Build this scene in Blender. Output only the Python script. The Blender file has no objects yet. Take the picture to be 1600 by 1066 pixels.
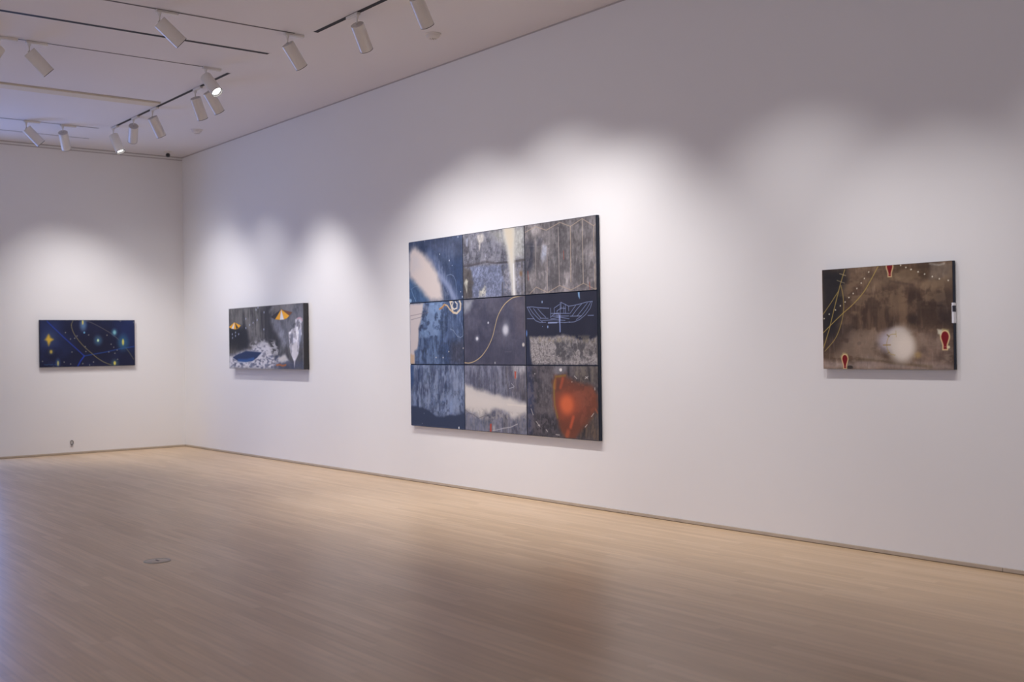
import bpy, bmesh, math, random
import numpy as np
from mathutils import Vector, Matrix

S = bpy.context.scene
COL = S.collection

# ------------------------------------------------------------------ camera
CAM = Vector((16.514, -6.7255, 1.45))
YAW, PITCH, ROLL = -0.9013, 0.0043, -0.0148
fw = Vector((math.sin(YAW)*math.cos(PITCH), math.cos(YAW)*math.cos(PITCH), math.sin(PITCH)))
r0 = Vector((math.cos(YAW), -math.sin(YAW), 0)); u0 = r0.cross(fw)
rt = math.cos(ROLL)*r0 + math.sin(ROLL)*u0
up = -math.sin(ROLL)*r0 + math.cos(ROLL)*u0
cd = bpy.data.cameras.new('camera'); cam = bpy.data.objects.new('camera', cd); COL.objects.link(cam)
cam.matrix_world = Matrix(((rt.x, up.x, -fw.x, CAM.x), (rt.y, up.y, -fw.y, CAM.y), (rt.z, up.z, -fw.z, CAM.z), (0, 0, 0, 1)))
cd.sensor_width = 36; cd.lens = 1761.07/1600*36
cd.clip_start = .05; cd.clip_end = 200
cd.dof.use_dof = True; cd.dof.focus_distance = 9.8; cd.dof.aperture_fstop = 1.7
S.camera = cam

# ------------------------------------------------------------------ view, world, large lights
vs = S.view_settings
vs.view_transform = 'Standard'; vs.look = 'None'; vs.gamma = 1; vs.use_curve_mapping = False
EXPOSURE = 0.39
vs.exposure = EXPOSURE
W = bpy.data.worlds.new('daylight_sky'); S.world = W; W.use_nodes = True
bg = W.node_tree.nodes['Background']; bg.inputs[0].default_value = (.30, .45, 1.0, 1); bg.inputs[1].default_value = .6
S.cycles.max_bounces = 10; S.cycles.diffuse_bounces = 7; S.cycles.sample_clamp_indirect = 4

CEIL = 4.388
LX, LY = 20.0, -10.0          # room: x 0..LX, y LY..0
SPOT_COL = (1.0, .97, .99)
SPOT_W = 210.0
AMB_W = 75.0
BLUE_W = 46.0

def area(name, loc, target, sx, sy, col, w):
    l = bpy.data.lights.new(name, 'AREA'); l.shape = 'RECTANGLE'; l.size = sx; l.size_y = sy; l.energy = w; l.color = col
    o = bpy.data.objects.new(name, l); COL.objects.link(o); o.location = loc
    o.rotation_euler = (Vector(target)-Vector(loc)).to_track_quat('-Z', 'Y').to_euler(); return o
# daylight entering by the opening in the left wall, plus an ambient fill lamp added behind the camera
area('window_daylight', (-.22, -3.485, 1.75), (5, -3.485, 1.75), 1.4, 3.3, (.20, .38, 1.0), BLUE_W)
area('ambient_fill', (10, LY-.2, 2.0), (10, 0, 2.0), 13.5, 3.4, (1.0, .89, .70), AMB_W)

# ------------------------------------------------------------------ helpers
def tag(o, label=None, cat=None, group=None, kind=None):
    if label: o['label'] = label
    if cat: o['category'] = cat
    if group: o['group'] = group
    if kind: o['kind'] = kind
    return o
def empty(name, loc=(0, 0, 0), rz=0):
    o = bpy.data.objects.new(name, None); COL.objects.link(o); o.location = loc; o.rotation_euler = (0, 0, rz)
    o.empty_display_size = .1; return o
def obj(name, bm, mat, parent=None, smooth=False):
    me = bpy.data.meshes.new(name); bm.normal_update(); bm.to_mesh(me); bm.free()
    if mat: me.materials.append(mat)
    if smooth:
        me.polygons.foreach_set('use_smooth', [True]*len(me.polygons))
        me.set_sharp_from_angle(angle=math.radians(35))
    o = bpy.data.objects.new(name, me); COL.objects.link(o)
    if parent: o.parent = parent
    return o
def box(bm, x0, x1, y0, y1, z0, z1, bev=0):
    r = bmesh.ops.create_cube(bm, size=1)
    for v in r['verts']:
        v.co = Vector(((x0+x1)/2+v.co.x*(x1-x0), (y0+y1)/2+v.co.y*(y1-y0), (z0+z1)/2+v.co.z*(z1-z0)))
    if bev:
        es = list({e for v in r['verts'] for e in v.link_edges})
        bmesh.ops.bevel(bm, geom=es, offset=bev, segments=2, affect='EDGES', profile=.5)
    return bm
def lathe(bm, prof, n=40, M=None):
    """prof: (radius, z) pairs; closed at a radius of zero"""
    rings = []
    for r, z in prof:
        if r < 1e-6: rings.append([bm.verts.new((0, 0, z))])
        else: rings.append([bm.verts.new((r*math.cos(2*math.pi*i/n), r*math.sin(2*math.pi*i/n), z)) for i in range(n)])
    for a, b in zip(rings, rings[1:]):
        for i in range(n):
            j = (i+1) % n
            q = [a[0]] if len(a) == 1 else [a[i], a[j]]
            q += [b[0]] if len(b) == 1 else [b[j], b[i]]
            if len(q) > 2: bm.faces.new(q)
    if M is not None:
        vs_ = [v for r in rings for v in r]
        for v in vs_: v.co = M @ v.co
    bmesh.ops.recalc_face_normals(bm, faces=bm.faces)
    return bm

# ------------------------------------------------------------------ materials
def mat(name, col, rough=.6, spec=.5, metal=0, noise=0, nscale=30, bump=0):
    m = bpy.data.materials.new(name); m.use_nodes = True; nt = m.node_tree; b = nt.nodes['Principled BSDF']
    b.inputs['Roughness'].default_value = rough; b.inputs['Metallic'].default_value = metal
    b.inputs['Specular IOR Level'].default_value = spec
    tc = nt.nodes.new('ShaderNodeTexCoord'); nz = nt.nodes.new('ShaderNodeTexNoise'); nz.inputs['Scale'].default_value = nscale
    nt.links.new(tc.outputs['Object'], nz.inputs['Vector'])
    mx = nt.nodes.new('ShaderNodeMix'); mx.data_type = 'RGBA'
    k = 1-noise
    mx.inputs[6].default_value = (col[0]*k, col[1]*k, col[2]*k, 1); mx.inputs[7].default_value = (col[0], col[1], col[2], 1)
    nt.links.new(nz.outputs['Fac'], mx.inputs[0]); nt.links.new(mx.outputs[2], b.inputs['Base Color'])
    if bump:
        bp = nt.nodes.new('ShaderNodeBump'); bp.inputs['Strength'].default_value = bump; bp.inputs['Distance'].default_value = .001
        nt.links.new(nz.outputs['Fac'], bp.inputs['Height']); nt.links.new(bp.outputs['Normal'], b.inputs['Normal'])
    return m
M = {}
M['wall'] = mat('white_wall_paint', (.80, .785, .765), .75, .25, noise=.012, nscale=3)
M['ceiling'] = mat('ceiling_paint', (.78, .755, .76), .85, .2, noise=.02, nscale=1.5)
M['base'] = mat('limed_wood', (.56, .47, .365), .5, .4, noise=.3, nscale=9)
M['joint'] = mat('dark_joint', (.10, .075, .055), .8, .2)
M['painted_gap_shade'] = mat('painted_gap_shade', (.48, .44, .42), .9, .1)  # grey that stands in for the shade inside narrow gaps
M['fixture'] = mat('cream_enamel', (.72, .68, .62), .28, .6, noise=.03)
for _m in (M['fixture'],):
    _b = _m.node_tree.nodes['Principled BSDF']; _b.inputs['Coat Weight'].default_value = .6; _b.inputs['Coat Roughness'].default_value = .10
M['cap'] = mat('cap_enamel', (.55, .51, .47), .5, .4, noise=.03)
M['rim'] = mat('dark_baffle', (.045, .04, .04), .5, .4)
M['track'] = mat('white_track', (.72, .69, .68), .5, .4)
M['channel'] = mat('black_track_channel', (.012, .011, .014), .6, .3)
M['channel_grey'] = mat('grey_track_channel', (.10, .085, .085), .6, .3)
M['beam'] = mat('cream_closure_strip', (.72, .65, .52), .6, .3, noise=.04)
M['dark_edge'] = mat('dark_canvas_edge', (.035, .036, .045), .6, .3, noise=.3, nscale=40)
M['blue_edge'] = mat('blue_black_canvas_edge', (.022, .030, .052), .6, .3, noise=.3, nscale=40)
M['grey_edge'] = mat('charcoal_canvas_edge', (.050, .050, .056), .6, .3, noise=.2, nscale=40)
M['orange_edge'] = mat('orange_canvas_edge', (.60, .26, .14), .6, .3, noise=.2, nscale=40)
M['brass'] = mat('brushed_metal', (.50, .46, .38), .45, .5, .6, noise=.15, nscale=60)
M['cover'] = mat('aged_cover_plate', (.56, .49, .39), .4, .5, noise=.1)
M['dark_metal'] = mat('dark_metal', (.06, .05, .05), .5, .5, .3)
M['paper'] = mat('white_paper', (.82, .82, .85), .6, .3)
M['ink'] = mat('dark_ink', (.03, .03, .05), .6, .3)
M['glass_black'] = mat('camera_dome', (.008, .008, .010), .12, .6)
M['plastic'] = mat('white_plastic', (.74, .70, .66), .45, .4, noise=.02)
def emit(name, col, s):
    m = bpy.data.materials.new(name); m.use_nodes = True; b = m.node_tree.nodes['Principled BSDF']
    b.inputs['Base Color'].default_value = (.8, .8, .8, 1)
    b.inputs['Emission Color'].default_value = (*col, 1); b.inputs['Emission Strength'].default_value = s; return m
M['lens'] = emit('lit_lens', (1, .97, .95), 9)

def floor_material():
    m = bpy.data.materials.new('maple_strip_floor'); m.use_nodes = True; nt = m.node_tree; L = nt.links; b = nt.nodes['Principled BSDF']
    tc = nt.nodes.new('ShaderNodeTexCoord')
    br = nt.nodes.new('ShaderNodeTexBrick'); br.offset = .37; br.offset_frequency = 2; br.squash = 1
    for k, v in (('Scale', 1.0), ('Mortar Size', .0008), ('Mortar Smooth', .3), ('Bias', 0.0), ('Brick Width', 1.15), ('Row Height', .060)): br.inputs[k].default_value = v
    br.inputs['Color1'].default_value = (0, 0, 0, 1); br.inputs['Color2'].default_value = (1, 1, 1, 1); br.inputs['Mortar'].default_value = (.5, .5, .5, 1)
    # slide every row by its own amount, so that board ends do not line up
    sx = nt.nodes.new('ShaderNodeSeparateXYZ'); L.new(tc.outputs['Object'], sx.inputs[0])
    dv = nt.nodes.new('ShaderNodeMath'); dv.operation = 'DIVIDE'; dv.inputs[1].default_value = .060; L.new(sx.outputs[1], dv.inputs[0])
    fl = nt.nodes.new('ShaderNodeMath'); fl.operation = 'FLOOR'; L.new(dv.outputs[0], fl.inputs[0])
    wn = nt.nodes.new('ShaderNodeTexWhiteNoise'); wn.noise_dimensions = '1D'; L.new(fl.outputs[0], wn.inputs['W'])
    ml = nt.nodes.new('ShaderNodeMath'); ml.operation = 'MULTIPLY_ADD'; ml.inputs[1].default_value = 2.3; L.new(wn.outputs['Value'], ml.inputs[0]); L.new(sx.outputs[0], ml.inputs[2])
    cb = nt.nodes.new('ShaderNodeCombineXYZ'); L.new(ml.outputs[0], cb.inputs[0]); L.new(sx.outputs[1], cb.inputs[1])
    L.new(cb.outputs[0], br.inputs['Vector'])
    ramp = nt.nodes.new('ShaderNodeValToRGB'); e = ramp.color_ramp.elements
    e[0].position = 0; e[0].color = FLOOR_A; e[1].position = 1; e[1].color = FLOOR_B
    k = ramp.color_ramp.elements.new(.5); k.color = FLOOR_M
    L.new(br.outputs['Color'], ramp.inputs['Fac'])
    mp = nt.nodes.new('ShaderNodeMapping'); mp.inputs['Scale'].default_value = (1.3, 34, 1); L.new(tc.outputs['Object'], mp.inputs[0])
    nz = nt.nodes.new('ShaderNodeTexNoise'); nz.inputs['Scale'].default_value = 1.6; nz.inputs['Detail'].default_value = 5; L.new(mp.outputs[0], nz.inputs['Vector'])
    r2 = nt.nodes.new('ShaderNodeMapRange'); r2.inputs[1].default_value = .25; r2.inputs[2].default_value = .75; r2.inputs[3].default_value = .84; r2.inputs[4].default_value = 1.12; L.new(nz.outputs['Fac'], r2.inputs[0])
    mu = nt.nodes.new('ShaderNodeMix'); mu.data_type = 'RGBA'; mu.blend_type = 'MULTIPLY'; mu.inputs[0].default_value = 1
    L.new(ramp.outputs[0], mu.inputs[6]); L.new(r2.outputs[0], mu.inputs[7])
    dk = nt.nodes.new('ShaderNodeMix'); dk.data_type = 'RGBA'; dk.inputs[7].default_value = (.10, .07, .05, 1)
    fm = nt.nodes.new('ShaderNodeMath'); fm.operation = 'MULTIPLY'; fm.inputs[1].default_value = .55; L.new(br.outputs['Fac'], fm.inputs[0]); L.new(fm.outputs[0], dk.inputs[0])
    L.new(mu.outputs[2], dk.inputs[6]); L.new(dk.outputs[2], b.inputs['Base Color'])
    # satin lacquer, a little uneven from board to board
    n2 = nt.nodes.new('ShaderNodeTexNoise'); n2.inputs['Scale'].default_value = .7; L.new(tc.outputs['Object'], n2.inputs['Vector'])
    r3 = nt.nodes.new('ShaderNodeMapRange'); r3.inputs[3].default_value = FLOOR_R-.04; r3.inputs[4].default_value = FLOOR_R+.05; L.new(n2.outputs['Fac'], r3.inputs[0]); L.new(r3.outputs[0], b.inputs['Roughness'])
    b.inputs['Specular IOR Level'].default_value = .42
    bp = nt.nodes.new('ShaderNodeBump'); bp.inputs['Strength'].default_value = .12; bp.inputs['Distance'].default_value = .002
    L.new(br.outputs['Fac'], bp.inputs['Height']); bp.invert = True; L.new(bp.outputs['Normal'], b.inputs['Normal'])
    return m
FLOOR_A = (.52, .362, .212, 1); FLOOR_M = (.565, .40, .24, 1); FLOOR_B = (.61, .442, .28, 1); FLOOR_R = .32
M['floor'] = floor_material()

# ------------------------------------------------------------------ the room
def struct(name, bm, m, **k): return tag(obj(name, bm, m, **k), kind='structure')
T = .2
bm = bmesh.new(); box(bm, -T, LX+T, LY-T, T, -.12, 0); struct('floor', bm, M['floor'])
bm = bmesh.new(); box(bm, -T, LX+T, LY-T, T, CEIL, CEIL+.15); struct('ceiling', bm, M['ceiling'])
bm = bmesh.new(); box(bm, -T, LX+T, 0, T, 0, CEIL); struct('wall_right', bm, M['wall'])
bm = bmesh.new()                      # far wall on the left of the photo, with a tall daylit opening beyond the frame
box(bm, -T, 0, -2.72, 0, 0, CEIL); box(bm, -T, 0, LY-T, -4.25, 0, CEIL); box(bm, -T, 0, -4.25, -2.72, 3.45, CEIL)
bmesh.ops.remove_doubles(bm, verts=bm.verts, dist=.0001); struct('wall_left', bm, M['wall'])
bm = bmesh.new()                      # wall behind the camera, with an invented wide opening for the fill lamp
box(bm, -T, 3.2, LY-T, LY, 0, CEIL); box(bm, 16.8, LX+T, LY-T, LY, 0, CEIL); box(bm, 3.2, 16.8, LY-T, LY, 3.75, CEIL); box(bm, 3.2, 16.8, LY-T, LY, 0, .25)
struct('wall_back', bm, M['wall'])
bm = bmesh.new(); box(bm, LX, LX+T, LY-T, T, 0, CEIL); struct('wall_far_right', bm, M['wall'])
def window_frame(name, axis, pos, a0, a1, z0, z1, n):
    bm = bmesh.new(); t = .03
    def bar(u0, u1, w0, w1):
        if axis == 'x': box(bm, pos-t, pos+t, u0, u1, w0, w1, .004)
        else: box(bm, u0, u1, pos-t, pos+t, w0, w1, .004)
    bar(a0, a1, z0, z0+.05); bar(a0, a1, z1-.05, z1)
    for k in range(n+1):
        u = a0+.025+(a1-a0-.05)*k/n; bar(u-.025, u+.025, z0+.05, z1-.05)
    return struct(name, bm, M['plastic'])
window_frame('window_1', 'x', -.10, -4.25, -2.72, 0, 3.45, 1)
window_frame('fill_opening', 'y', LY-.10, 3.2, 16.8, .25, 3.75, 6)  # frame of the made-up opening around the fill lamp
# limed wood baseboards, set in boards with butt joints
bm = bmesh.new()
for x0, x1 in ((.012, 3.1), (3.103, 6.2), (6.203, 9.585), (9.588, 12.9), (12.903, 16.2), (16.203, LX)):
    box(bm, x0, x1, -.012, 0, .004, .028, .0015)
struct('baseboard_right', bm, M['base'])
bm = bmesh.new()
for y0, y1 in ((-2.72, -.012), (LY, -4.25)):
    box(bm, 0, .012, y0, y1, .004, .028, .0015)
struct('baseboard_left', bm, M['base'])
bm = bmesh.new(); box(bm, 0, LX, -.010, 0, 0, .0045); box(bm, 0, .010, -2.72, 0, 0, .0045); box(bm, 0, .013, -.013, 0, 0, .026)
struct('trim_1', bm, M['joint'])
# strips with the shade of thin reveals painted in, where walls meet the ceiling
bm = bmesh.new(); box(bm, 0, LX, -.003, 0, CEIL-.014, CEIL); struct('trim_2', bm, M['painted_gap_shade'])
bm = bmesh.new(); box(bm, 0, .003, -2.72, 0, CEIL-.014, CEIL); box(bm, 0, .004, -2.72, 0, CEIL-.052, CEIL-.040); struct('trim_3', bm, M['painted_gap_shade'])

# ------------------------------------------------------------------ painted canvases
def lin(c):
    c = np.clip(c, 0, 255)/255.
    return np.where(c <= .04045, c/12.92, ((c+.055)/1.055)**2.4)
def sm(t): t = np.clip(t, 0, 1); return t*t*(3-2*t)
def vnoise(x, y, seed):
    rs = np.random.RandomState(seed); n = 128; g = rs.rand(n, n)
    xi = np.floor(x).astype(int); yi = np.floor(y).astype(int); fx = sm(x-xi); fy = sm(y-yi)
    a = g[yi % n, xi % n]; b = g[yi % n, (xi+1) % n]; c = g[(yi+1) % n, xi % n]; d = g[(yi+1) % n, (xi+1) % n]
    return (a*(1-fx)+b*fx)*(1-fy)+(c*(1-fx)+d*fx)*fy
def fbm(x, y, seed, o=4):
    s = 0; amp = .5; t = 0
    for k in range(o): s = s+amp*vnoise(x*2**k+3.7*k, y*2**k+1.9*k, seed*7+k); t += amp; amp *= .55
    return s/t
def spline(pts, n=8):
    P = [np.array(p, float) for p in pts]; P = [2*P[0]-P[1]]+P+[2*P[-1]-P[-2]]; out = []
    for i in range(1, len(P)-2):
        for k in range(n):
            t = k/n; out.append(.5*(2*P[i]+(P[i+1]-P[i-1])*t+(2*P[i-1]-5*P[i]+4*P[i+1]-P[i+2])*t*t+(3*P[i]-P[i-1]-3*P[i+1]+P[i+2])*t**3))
    out.append(P[-2]); return [tuple(p) for p in out]
class Art:
    """paint laid on a canvas: u runs 0..1 to the right, v 0..1 downwards; widths are in canvas heights"""
    def __init__(s, w, h, step):
        s.w, s.h = w, h; s.nx = int(round(w/step))+1; s.ny = int(round(h/step))+1; s.asp = w/h
        s.u, s.v = np.meshgrid(np.linspace(0, 1, s.nx), np.linspace(0, 1, s.ny)); s.x = s.u*s.asp; s.y = s.v
        s.c = np.zeros((s.ny, s.nx, 3)); s.px = step/h
    def base(s, c): s.c[:] = c
    def mix(s, m, c, sl=None):
        if sl is None: sl = (slice(None), slice(None))
        m = m[..., None]; s.c[sl] = s.c[sl]*(1-m)+np.array(c, float)*m
    def wash(s, c, fx, fy, seed, a): s.mix(a*sm((fbm(s.x*fx, s.y*fy, seed, 5)-.38)*4), c)
    def streak(s, c, fx, fy, seed, a): s.mix(a*sm((fbm(s.x*fx, s.y*fy, seed, 4)-.5)*5), c)
    def weave(s, c, fx, fy, seed, a): s.mix(a*sm((fbm(s.x*fx, s.y*fy, seed, 2)-.5)*4), c)
    def grain(s, fx, fy, seed, amp): s.c *= (1+amp*2*(fbm(s.x*fx, s.y*fy, seed, 3)-.5))[..., None]
    def _dist(s, pts, pad, closed):
        P = [(p[0]*s.asp, p[1]) for p in pts]
        xs = [p[0] for p in P]; ys = [p[1] for p in P]
        i0 = max(0, int((min(xs)-pad)/s.asp*(s.nx-1))); i1 = min(s.nx, int((max(xs)+pad)/s.asp*(s.nx-1))+2)
        j0 = max(0, int((min(ys)-pad)*(s.ny-1))); j1 = min(s.ny, int((max(ys)+pad)*(s.ny-1))+2)
        if i1 <= i0 or j1 <= j0: return None, None, None
        sl = (slice(j0, j1), slice(i0, i1)); X = s.x[sl]; Y = s.y[sl]
        D = np.full(X.shape, 9.); ins = np.zeros(X.shape, bool); n = len(P)
        for k in range(n if closed else n-1):
            (ax, ay), (bx, by) = P[k], P[(k+1) % n]; dx, dy = bx-ax, by-ay; L = dx*dx+dy*dy+1e-12
            t = np.clip(((X-ax)*dx+(Y-ay)*dy)/L, 0, 1); D = np.minimum(D, np.hypot(X-ax-t*dx, Y-ay-t*dy))
            if closed and abs(dy) > 1e-9: ins ^= ((Y < ay) != (Y < by)) & (X < ax+(Y-ay)*dx/dy)
        return sl, D, ins
    def area(s, pts, c, soft, a):
        soft = max(soft, s.px); sl, D, ins = s._dist(pts, 2*soft+.02, True)
        if sl is None: return
        sd = np.where(ins, D, -D)
        if soft > .009: sd = sd+(fbm(s.x[sl]*9, s.y[sl]*9, int(abs(pts[0][0])*99)+5, 3)-.5)*min(soft*1.0, .06)
        s.mix(a*sm(.5+sd/(2*soft)), c, sl)
    def stroke(s, pts, w, c, soft, a):
        sl, D, _ = s._dist(pts, w/2+2*soft, False)
        if sl is not None: s.mix(a*sm(1-(D-w/2+soft*.3)/(soft+s.px)), c, sl)
    def line(s, pts, w, c, a):
        sl, D, _ = s._dist(pts, w+2*s.px, False)
        if sl is not None:
            w2 = max(w, s.px*1.3)/2; s.mix(a*np.clip(.5+(w2-D)/s.px, 0, 1), c, sl)
    def curve(s, pts, w, c, a): s.line(spline(pts), w, c, a)
    def blob(s, p, r, c, soft, a):
        g = 1+.4*soft; rx, ry = max(r[0]*g, s.px*.9), max(r[1]*g, s.px*.9)
        d = np.hypot((s.x-p[0]*s.asp)/rx, (s.y-p[1])/ry); s.mix(a*sm((1-d)/max(soft, .05)), c)
    def grain_in(s, pts, fx, fy, seed, amp):
        sl, D, ins = s._dist(pts, .05, True); n = fbm(s.x[sl]*fx, s.y[sl]*fy, seed, 4)-.5
        s.c[sl] *= (1+amp*3*n*sm(.5+np.where(ins, D, -D)/.04))[..., None]
    def mottle(s, pts, c, fx, fy, seed, a, th=.5, soft=.04):
        sl, D, ins = s._dist(pts, .1, True)
        if sl is None: return
        n = fbm(s.x[sl]*fx, s.y[sl]*fy, seed, 5)
        s.mix(a*sm(.5+np.where(ins, D, -D)/(2*soft))*sm((n-th)*9+.5), c, sl)
    def patina(s, seed, k=1.0):
        """uneven pigment, fine vertical scuffs and broad cloudy wear"""
        a = fbm(s.x*5, s.y*5, seed, 6)-.5; b = fbm(s.x*70, s.y*16, seed+1, 3)-.5; d = fbm(s.x*24, s.y*30, seed+2, 4)-.5
        s.c *= (1+k*(.55*a+.22*b+.30*d))[..., None]
        s.c += (k*14*sm((fbm(s.x*38, s.y*7, seed+3, 3)-.62)*7))[..., None]
    def edge(s, c, w, a):
        d = np.minimum(np.minimum(s.x, s.asp-s.x), np.minimum(s.y, 1-s.y)); s.mix(a*sm(1-d/w), c)
    def balloon(s, u, v, k, cut):
        if cut: v -= .012
        q = lambda x, y: (u+x*k/s.asp, v+y*k)
        def shape(g):
            top = [q((.031+g)*math.cos(t), (.040+g)*math.sin(t)) for t in np.linspace(math.radians(160), math.radians(380), 14)]
            return top+[q(.013+g, .060), q(.014+g, .092+g), q(-.014-g, .092+g), q(-.013-g, .060)]
        s.area([q(x, y) for x, y in ((-.045, -.02), (-.02, -.06), (.03, -.05), (.042, 0), (.02, .06), (-.02, .06))], (196, 186, 142), .012, .7)
        s.area(shape(.0085), (232, 210, 168), .005, .95); s.area(shape(0), (112, 26, 32), .004, 1)
        s.line([q(-.014, .074), q(.014, .074)], .006, (200, 150, 140), .6)
def panel_comet(a):
    a.base((52,68,100)); a.wash((84,98,126),3,3,1,.55); a.wash((44,58,88),2,4,2,.5); a.streak((110,122,148),14,2,3,.35)
    a.area([(.319,.021),(1,-0),(.996,.271),(.661,.234),(.387,.158)],(78,86,112),.12,.7); a.area([(.792,.419),(1.01,.384),(1,.994),(.913,.99)],(50,72,112),.1,.6)
    a.area([(.004,.571),(.239,.731),(.418,1.004),(0,1)],(64,98,140),.03,.9)
    a.patina(201,.7); a.stroke([(.386,.24),(.589,.526),(.772,.813),(.874,.988)],.12,(104,120,158),.12,.7)
    a.stroke([(.562,.569),(.734,.765),(.849,.975)],.05,(150,164,200),.08,.7)
    a.area([(.131,.087),(.217,.163),(.344,.27),(.468,.411),(.561,.592),(.619,.803),(.65,.987),(.418,.998),(.28,.851),(.139,.7),(.009,.583),(.002,.379),(.013,.188),(.058,.097)],(222,208,200),.085,1)
    a.area([(.072,.206),(.173,.217),(.243,.425),(.039,.526)],(204,200,204),.10,.5); a.mottle([(.429,.209),(.632,.369),(.736,.629),(.913,1.001),(.677,.988),(.574,.685)],(150,162,192),24,10,202,.4,.56,.08)
    a.line([(.714,.741),(.716,.605),(.789,.594),(.841,.627),(.876,.708),(.894,.877),(.888,.955)],.006,(150,170,200),.7)
    a.line([(.036,.776),(.079,.886),(.128,.983)],.012,(150,185,220),.6); a.line([(.036,.776),(.095,.744),(.167,.737)],.008,(140,170,205),.5)
    a.blob((.012,.965),(.058,.035),(170,205,240),.6,.9)
    for c,r in (((.59,.256),.012),((.766,.374),.014),((.815,.457),.008),((.926,.021),.014),((.312,.014),.008),((.96,.881),.01),((.988,.961),.014)): a.blob(c,(r*.8,r*1.2),(225,235,250),.7,.9)
    a.edge((120,140,170),.006,.4)
def panel_beam(a):
    a.base((112,112,124)); a.wash((140,140,150),4,4,11,.6); a.wash((84,84,94),5,3,12,.5); a.grain(22,40,13,.22)
    a.area([(.124,.508),(.673,.529),(.671,1.004),(.156,.987)],(122,132,164),.03,.8); a.grain(40,55,14,.18)
    a.area([(.449,-.007),(1.005,.001),(1.002,.47),(.842,.454),(.722,.327),(.624,.178),(.475,.09)],(176,176,166),.10,.75)
    a.area([(0,.514),(.137,.574),(.17,.72),(.19,.769),(.15,.85),(.156,.987),(0,1)],(84,78,74),.03,.85)
    a.area([(.003,.067),(.117,.093),(.124,.286),(.043,.313),(.003,.273)],(72,70,76),.04,.7); a.area([(.05,.055),(.09,.06),(.084,.197),(.057,.194)],(160,165,185),.02,.8)
    a.line([(0,.493),(.15,.492),(.268,.473),(.385,.455),(.537,.493),(.722,.499),(.746,.507)],.03,(66,64,70),.75); a.line([(.842,.499),(1.002,.492)],.035,(76,70,68),.7)
    a.line([(0,.484),(.281,.469),(.41,.451),(.549,.488)],.05,(96,90,94),.4)
    a.stroke([(.654,.55),(.66,.677)],.02,(70,68,70),.04,.7); a.stroke([(.653,.802),(.653,.986)],.02,(74,72,76),.03,.8); a.stroke([(.957,.532),(.958,.992)],.02,(80,74,72),.03,.7)
    a.area([(.249,.038),(.347,.026),(.379,.078),(.36,.158),(.305,.175),(.282,.285),(.273,.171),(.249,.109)],(196,190,182),.025,.9)
    a.area([(.05,.693),(.081,.726),(.067,.832),(.057,.898),(.032,.818),(.009,.756)],(205,202,186),.02,.9)
    a.area([(.371,.782),(.39,.854),(.377,.987),(.261,.993),(.268,.893),(.333,.85)],(206,202,184),.03,.85)
    a.patina(211); a.mottle([(0,.006),(.674,.034),(.722,.464),(0,.466)],(150,150,160),16,9,212,.5,.54,.05); a.mottle([(.137,.527),(.746,.535),(.768,.992),(.163,.981)],(90,96,118),30,24,213,.6,.55,.04); a.mottle([(.842,.544),(1.002,.514),(1,.994),(.852,.997)],(138,134,134),20,14,214,.6,.5,.04)
    a.area([(.662,-.016),(.868,-.009),(.858,.183),(.847,.477),(.85,.816),(.859,1.003),(.81,1),(.784,.766),(.752,.467),(.722,.235),(.686,.116)],(212,208,196),.05,1)
    a.area([(.693,-.004),(.832,-.003),(.829,.202),(.804,.495),(.783,.379),(.741,.169)],(222,208,180),.05,.8); a.stroke([(.83,.543),(.834,.996)],.014,(232,232,232),.02,.9)
    a.blob((.942,.688),(.042,.046),(128,86,40),.8,.6); a.edge((60,60,70),.008,.6)
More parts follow.
